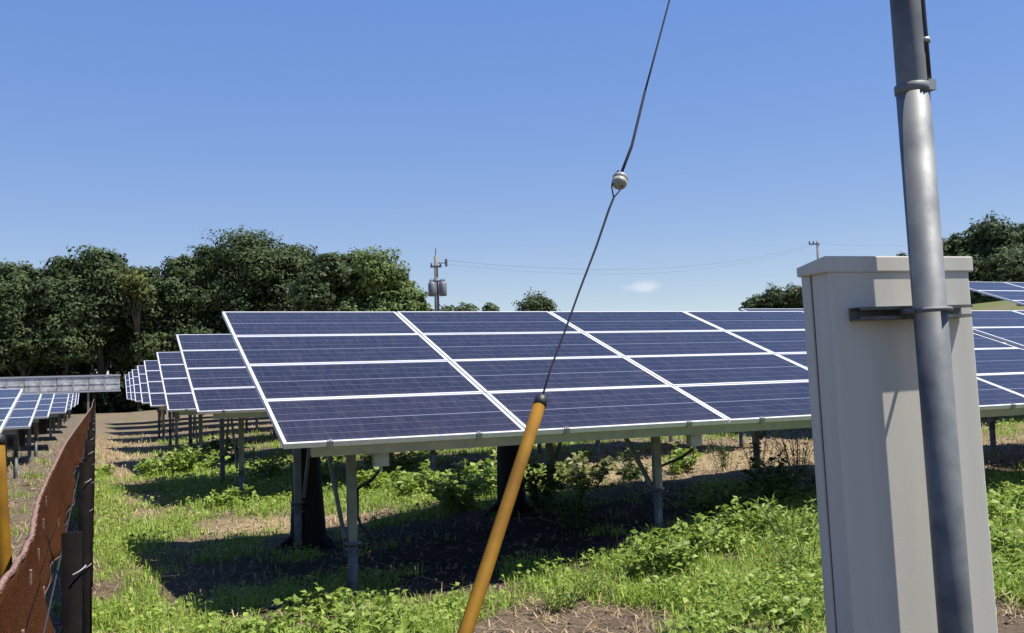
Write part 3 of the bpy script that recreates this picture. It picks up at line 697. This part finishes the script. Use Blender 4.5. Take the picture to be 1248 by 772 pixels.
MB().tube([cx_+Vector((0, 0, zc-.005)), cx_+Vector((0, 0, zc+.15)), cx_*.97+Vector((0, 0, zc+.7)), cx_*.95+Vector((0, 0, zc+1.6))], .0075, 8).build('conduit', M_black, pole, True)
MB().tube([cx_+Vector((0, 0, zc+.112)), cx_+Vector((0, 0, zc+.124))], .012, 10).build('conduit_clip', M_alu, pole, True)
MB().box(cx_+Vector((-.012, -.012, zc-.01)), cx_+Vector((.012, .012, zc+.016))).build('collar_bolt', M_alu, pole)

BX0, BX1, BY0, BY1, BZ0, BZ1 = 1.704, 2.178, 1.892, 1.957, .5, 1.868
cab = empty('cabinet', PB, 'pale grey metal cabinet mounted behind the steel pole', 'cabinet')
cab.rotation_euler = Rl.to_euler()
def L(x, y, z): return (x-PB.x, y-PB.y, z-PB.z)
nb = M_box.node_tree
for q in list(nb.nodes):
    if q.type == 'TEX_NOISE' and abs(q.inputs['Scale'].default_value-3) < .1:
        mp_ = nb.nodes.new('ShaderNodeMapping'); mp_.inputs['Scale'].default_value = (9, 9, .7)
        tcx = nb.nodes.new('ShaderNodeTexCoord'); nb.links.new(tcx.outputs['Object'], mp_.inputs[0]); nb.links.new(mp_.outputs[0], q.inputs['Vector'])
MB().box(L(BX0, BY0, BZ0), L(BX1, BY1, BZ1)).build('body', M_box, cab, bevel=.006)
MB().box(L(BX0+.004, BY1, BZ0+.01), L(BX1-.004, BY1+.004, BZ1-.01)).build('gasket', M_gasket, cab)
dr = MB().box(L(BX0-.003, BY1+.004, BZ0-.004), L(BX1+.003, BY1+.035, BZ1-.004)).build('door', M_box, cab, bevel=.004)
MB().box(L(BX1-.05, BY1+.035, 1.2), L(BX1-.03, BY1+.05, 1.32)).build('handle', M_black, dr)
hd = MB(); x0, x1 = BX0-.012, BX1+.012
a_ = [L(x0, BY0-.005, BZ1-.02), L(x1, BY0-.005, BZ1-.02), L(x1, BY1+.040, BZ1-.02), L(x0, BY1+.040, BZ1-.02)]
b_ = [L(x0, BY0-.005, BZ1+.022), L(x1, BY0-.005, BZ1+.022), L(x1, BY1+.040, BZ1+.005), L(x0, BY1+.040, BZ1+.005)]
hd.add(a_+b_, [(0,3,2,1),(4,5,6,7),(0,1,5,4),(1,2,6,5),(2,3,7,6),(3,0,4,7)])
hd.build('lid', M_box, cab, bevel=.004)
for zz in (1.742, .72):
    r_ = MB()
    ya, yb = BY0-.042, BY0-.002; xa, xb = BX0+.055, BX1-.045
    r_.box(L(xa, ya, zz+.0135), L(xb, yb, zz+.016)); r_.box(L(xa, ya, zz-.016), L(xb, yb, zz-.0135)); r_.box(L(xa, yb-.003, zz-.0135), L(xb, yb, zz+.0135))
    r_.box(L(xa, ya, zz+.008), L(xb, ya+.002, zz+.0135)); r_.box(L(xa, ya, zz-.0135), L(xb, ya+.002, zz-.008))
    ro = r_.build('mounting_rail', M_rail, cab)
    u = MB(); pc = (0, 0)
    ang = np.linspace(PI*1.02, PI*1.98, 17)
    u.tube([(.047*math.cos(a), .047*math.sin(a), zz-PB.z) for a in ang], .006, 8)
    for sx in (-1, 1): u.tube([(sx*.047, 0, zz-PB.z), (sx*.047, BY0-.044-PB.y, zz-PB.z)], .006, 8)
    u.build('u_bolt', M_galv, ro, True)

# ------------------------------------------------------------------ utility poles and overhead wires
def upole(px, ytop, D, label, transformers):
    q = atD(px, ytop, D); x, y, zt = q; z = gz(x, y)
    root = empty('utility_pole', (x, y, z), label, 'utility pole', 'utility poles on the horizon'); h = zt-z
    hd = Vector((rt0[0], rt0[1], 0))
    MB().tube([(0, 0, -.5), (0, 0, h)], [.22, .13], 12).build('pole', M_conc, root, True)
    s = D/70
    def arm(zz, a, b_): MB().bar(hd*a*s+Vector((0, -.15, zz)), hd*b_*s+Vector((0, -.15, zz)), .1, .12).build('crossarm', M_trans, root)
    if transformers:
        arm(h-.75, -.45, .35)
        MB().tube([(0, 0, h), (0, 0, h+.5)], .03, 6).build('lightning_rod', M_wire, root)
        i_ = MB()
        for a in (-.35, .25): i_.tube([hd*a+Vector((0, -.15, h-.69)), hd*a+Vector((0, -.15, h-.45))], .06, 8)
        i_.build('insulator', M_trans, root, True)
        MB().bar(hd*.1+Vector((0, 0, h-.5)), hd*.75+Vector((0, 0, h-.5)), .05, .05).tube([hd*.7+Vector((0, 0, h-.75)), hd*.7+Vector((0, 0, h-.25))], .09, 8).build('switch', M_trans, root)
        arm(h-1.75, -.55, .55)
        for sx in (-1, 1):
            c = hd*sx*.36+Vector((0, -.2, h-2.75))
            t = MB().tube([c, c+Vector((0, 0, .08)), c+Vector((0, 0, .85)), c+Vector((0, 0, .92)), c+Vector((0, 0, 1.0))], [.24, .27, .27, .2, .08], 14); to = t.build('transformer', M_trans, root, True)
            MB().tube([c+Vector((.1, 0, .92)), c+Vector((.1, 0, 1.15))], .04, 6).tube([c+Vector((-.1, 0, .92)), c+Vector((-.1, 0, 1.15))], .04, 6).build('bushing', M_trans, to)
        MB().tube([Vector((0, -.2, h-3.2)), hd*.3+Vector((0, -.2, h-3.6)), Vector((.1, -.2, h-4.2))], .03, 6).build('cable', M_wire, root)
    else:
        MB().bar(hd*-1.0+Vector((0, -.1, h-.35)), hd*.15+Vector((0, -.1, h-.35)), .14, .14).build('crossarm', M_trans, root)
        i_ = MB()
        for a in (-.95, -.5): i_.tube([hd*a+Vector((0, -.1, h-.3)), hd*a+Vector((0, -.1, h+.05))], .08, 8)
        i_.build('insulator', M_trans, root, True)
    return root
upole(531, 312, 66, 'dark utility pole with two transformers beyond the front table', True)
upole(996, 294, 110, 'bare far utility pole rising behind the cabinet', False)
def span(p0, p1, sag, label, r=.012):
    a = Vector(atD(*p0)); b = Vector(atD(*p1)); root_pts = [a.lerp(b, u)-Vector((0, 0, sag*4*u*(1-u)))-a for u in np.linspace(0, 1, 25)]
    o = MB().tube(root_pts, r, 5).build('overhead_wire', M_wire, None, True); o.location = a
    tag(o, label, 'wire', 'overhead wires between utility poles')
span((540, 317, 66), (992, 297, 110), 1.6, 'upper overhead wire sagging between the two utility poles', .008)
span((536, 321, 66), (992, 299, 110), 1.8, 'lower overhead wire sagging between the two utility poles', .006)
span((998, 297, 110), (1330, 270, 90), 1.0, 'overhead wire running right from the far pole behind the cabinet', .006)

# ------------------------------------------------------------------ trees
def tree(x, y, top, width, label, ca, cb, nl=5200, leaf=.34, low=.25, group='trees of the wood beyond the panels', name='broadleaf_tree', lobes=11, seed=0):
    R = np.random.default_rng(seed+int(abs(x)*13+abs(y)*7)); z = gz(x, y); h = top-z
    root = empty(name, (x, y, z), label, 'tree', group)
    tr = MB(); kt = min(1, width/5)
    tr.tube([(0, 0, -.3), (.05*h*.1, 0, h*.3), (R.normal()*.02*h, R.normal()*.02*h, h*.8)], [(.028*h*.6+.06)*kt, (.02*h*.6+.04)*kt, .03], 9)
    cen = []; rad = []
    for k in range(lobes):
        u = (k+.5)/lobes; zz = h*(low+(1-low)*(.15+.75*u)); rr_ = width*.5*(1.0-.62*max(0, u-.25)**1.3)
        th = R.random()*2*PI; q = rr_*(.25+.5*R.random()); s = width*(.17+.12*R.random())
        cen.append((q*math.cos(th), q*math.sin(th), min(zz, h-s*.8))); rad.append(s)
    cen.append((0, 0, h-width*.2)); rad.append(width*.2)
    for c_, s in zip(cen, rad):
        c_ = Vector(c_); tr.tube([(0, 0, max(.15*h, c_.z-.35*h)), c_*.5+Vector((0, 0, c_.z*.32)), c_], [.012*h*.6+.03, .008*h*.6+.02, .015], 6)
    tr.build('trunk', M_bark, root, True)
    cen = np.array(cen); rad = np.array(rad); wt = rad**2/np.sum(rad**2)
    w_ = R.choice(len(rad), nl, p=wt); d = R.normal(size=(nl, 3)); d /= np.linalg.norm(d, axis=1, keepdims=True)
    rr_ = rad[w_]*(.45+.6*R.random(nl)**.5)*(1+.28*np.sin(d[:, 0]*5+w_)*np.sin(d[:, 1]*6+w_*2)+.2*np.sin(d[:, 2]*9+w_))
    P = cen[w_]+d*rr_[:, None]*np.array([1.08, 1.08, .85])
    P[:, 2] = np.maximum(P[:, 2], .1*h)
    N = d+R.normal(size=(nl, 3))*.42+np.array([0, 0, .35]); N /= np.linalg.norm(N, axis=1, keepdims=True)
    A = np.cross(N, R.normal(size=(nl, 3))); A /= np.linalg.norm(A, axis=1, keepdims=True); B = np.cross(N, A)
    s = leaf*(.5+.9*R.random((nl, 1)))
    v = np.stack([P-A*s, P-B*s*.6+N*s*.12, P+A*s, P+B*s*.6+N*s*.12], 1).reshape(-1, 3)
    f = np.arange(nl*4).reshape(-1, 4)
    t_ = R.random((nl, 1))*.6+.4*R.random(len(rad))[w_][:, None]; c = np.array(ca)*(1-t_)+np.array(cb)*t_
    link('crown', mesh_np('crown', v, f, M_leaf, colors=np.repeat(c[:, None, :], 4, 1).reshape(-1, 3)), root)
    return root
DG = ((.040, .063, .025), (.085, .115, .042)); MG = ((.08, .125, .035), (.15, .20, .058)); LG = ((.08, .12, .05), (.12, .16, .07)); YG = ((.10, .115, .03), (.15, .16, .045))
WOOD = [(-28, 335, 100, DG, 'dark tree at the far left edge of the wood'), (28, 316, 100, DG, 'dark tree in the wood above the left panel tables'), (78, 306, 90, DG, 'dark rounded tree next left of the tallest left crown'),
        (122, 299, 95, DG, 'tallest dark crown in the left part of the wood'), (172, 320, 80, DG, 'lower dark tree in the dip of the wood'), (218, 306, 85, DG, 'dark tree right of the dip in the wood'),
        (262, 293, 90, DG, 'dark tree just left of the tallest crown of the wood'), (312, 279, 115, DG, 'tallest broad dark tree of the wood above the front table corner'), (358, 293, 85, DG, 'dark tree just right of the tallest crown'),
        (398, 305, 80, DG, 'dark green tree left of the brighter tree at the wood edge'), (440, 298, 95, MG, 'brighter green tree near the right end of the wood'), (476, 322, 70, MG, 'mid green tree sloping down at the right end of the wood'), (500, 350, 50, MG, 'smallest bright tree at the right end of the wood')]
for i, (px, yt, wpx, cc, lab) in enumerate(WOOD):
    D = 84+(i*37 % 9)-4; q = atD(px, yt+4, D); tree(q[0], q[1], q[2], wpx*D/FPX*1.12, lab, cc[0], cc[1], nl=27000, leaf=.155, low=.26 if i < 10 else .05, seed=i, lobes=16)
BACK = [(-60, 330), (0, 335), (55, 322), (100, 318), (148, 326), (195, 326), (240, 312), (288, 300), (338, 302), (380, 312), (420, 315)]
for i, (px, yt) in enumerate(BACK):
    D = 97+(i*23 % 7); q = atD(px, yt+6, D); tree(q[0], q[1], q[2], 8.5, 'dark tree in the back rank of the wood, %s' % ['beyond the left frame edge', 'behind the far left tree', 'in the second gap from the left', 'in the third gap from the left', 'behind the dip, left side', 'behind the dip, right side', 'left behind the tallest crown', 'behind the tallest crown', 'right behind the tallest crown', 'behind the dark right trees', 'behind the bright right trees'][i], DG[0], DG[1], nl=8000, leaf=.27, low=.1, seed=50+i, group='back rank trees of the wood')
q = atD(168, 334, 81.5); tree(q[0], q[1], q[2], 3.0, 'small yellow-green flowering tree against the dark wood', YG[0], YG[1], nl=2600, leaf=.12, low=.82, lobes=7, seed=99)
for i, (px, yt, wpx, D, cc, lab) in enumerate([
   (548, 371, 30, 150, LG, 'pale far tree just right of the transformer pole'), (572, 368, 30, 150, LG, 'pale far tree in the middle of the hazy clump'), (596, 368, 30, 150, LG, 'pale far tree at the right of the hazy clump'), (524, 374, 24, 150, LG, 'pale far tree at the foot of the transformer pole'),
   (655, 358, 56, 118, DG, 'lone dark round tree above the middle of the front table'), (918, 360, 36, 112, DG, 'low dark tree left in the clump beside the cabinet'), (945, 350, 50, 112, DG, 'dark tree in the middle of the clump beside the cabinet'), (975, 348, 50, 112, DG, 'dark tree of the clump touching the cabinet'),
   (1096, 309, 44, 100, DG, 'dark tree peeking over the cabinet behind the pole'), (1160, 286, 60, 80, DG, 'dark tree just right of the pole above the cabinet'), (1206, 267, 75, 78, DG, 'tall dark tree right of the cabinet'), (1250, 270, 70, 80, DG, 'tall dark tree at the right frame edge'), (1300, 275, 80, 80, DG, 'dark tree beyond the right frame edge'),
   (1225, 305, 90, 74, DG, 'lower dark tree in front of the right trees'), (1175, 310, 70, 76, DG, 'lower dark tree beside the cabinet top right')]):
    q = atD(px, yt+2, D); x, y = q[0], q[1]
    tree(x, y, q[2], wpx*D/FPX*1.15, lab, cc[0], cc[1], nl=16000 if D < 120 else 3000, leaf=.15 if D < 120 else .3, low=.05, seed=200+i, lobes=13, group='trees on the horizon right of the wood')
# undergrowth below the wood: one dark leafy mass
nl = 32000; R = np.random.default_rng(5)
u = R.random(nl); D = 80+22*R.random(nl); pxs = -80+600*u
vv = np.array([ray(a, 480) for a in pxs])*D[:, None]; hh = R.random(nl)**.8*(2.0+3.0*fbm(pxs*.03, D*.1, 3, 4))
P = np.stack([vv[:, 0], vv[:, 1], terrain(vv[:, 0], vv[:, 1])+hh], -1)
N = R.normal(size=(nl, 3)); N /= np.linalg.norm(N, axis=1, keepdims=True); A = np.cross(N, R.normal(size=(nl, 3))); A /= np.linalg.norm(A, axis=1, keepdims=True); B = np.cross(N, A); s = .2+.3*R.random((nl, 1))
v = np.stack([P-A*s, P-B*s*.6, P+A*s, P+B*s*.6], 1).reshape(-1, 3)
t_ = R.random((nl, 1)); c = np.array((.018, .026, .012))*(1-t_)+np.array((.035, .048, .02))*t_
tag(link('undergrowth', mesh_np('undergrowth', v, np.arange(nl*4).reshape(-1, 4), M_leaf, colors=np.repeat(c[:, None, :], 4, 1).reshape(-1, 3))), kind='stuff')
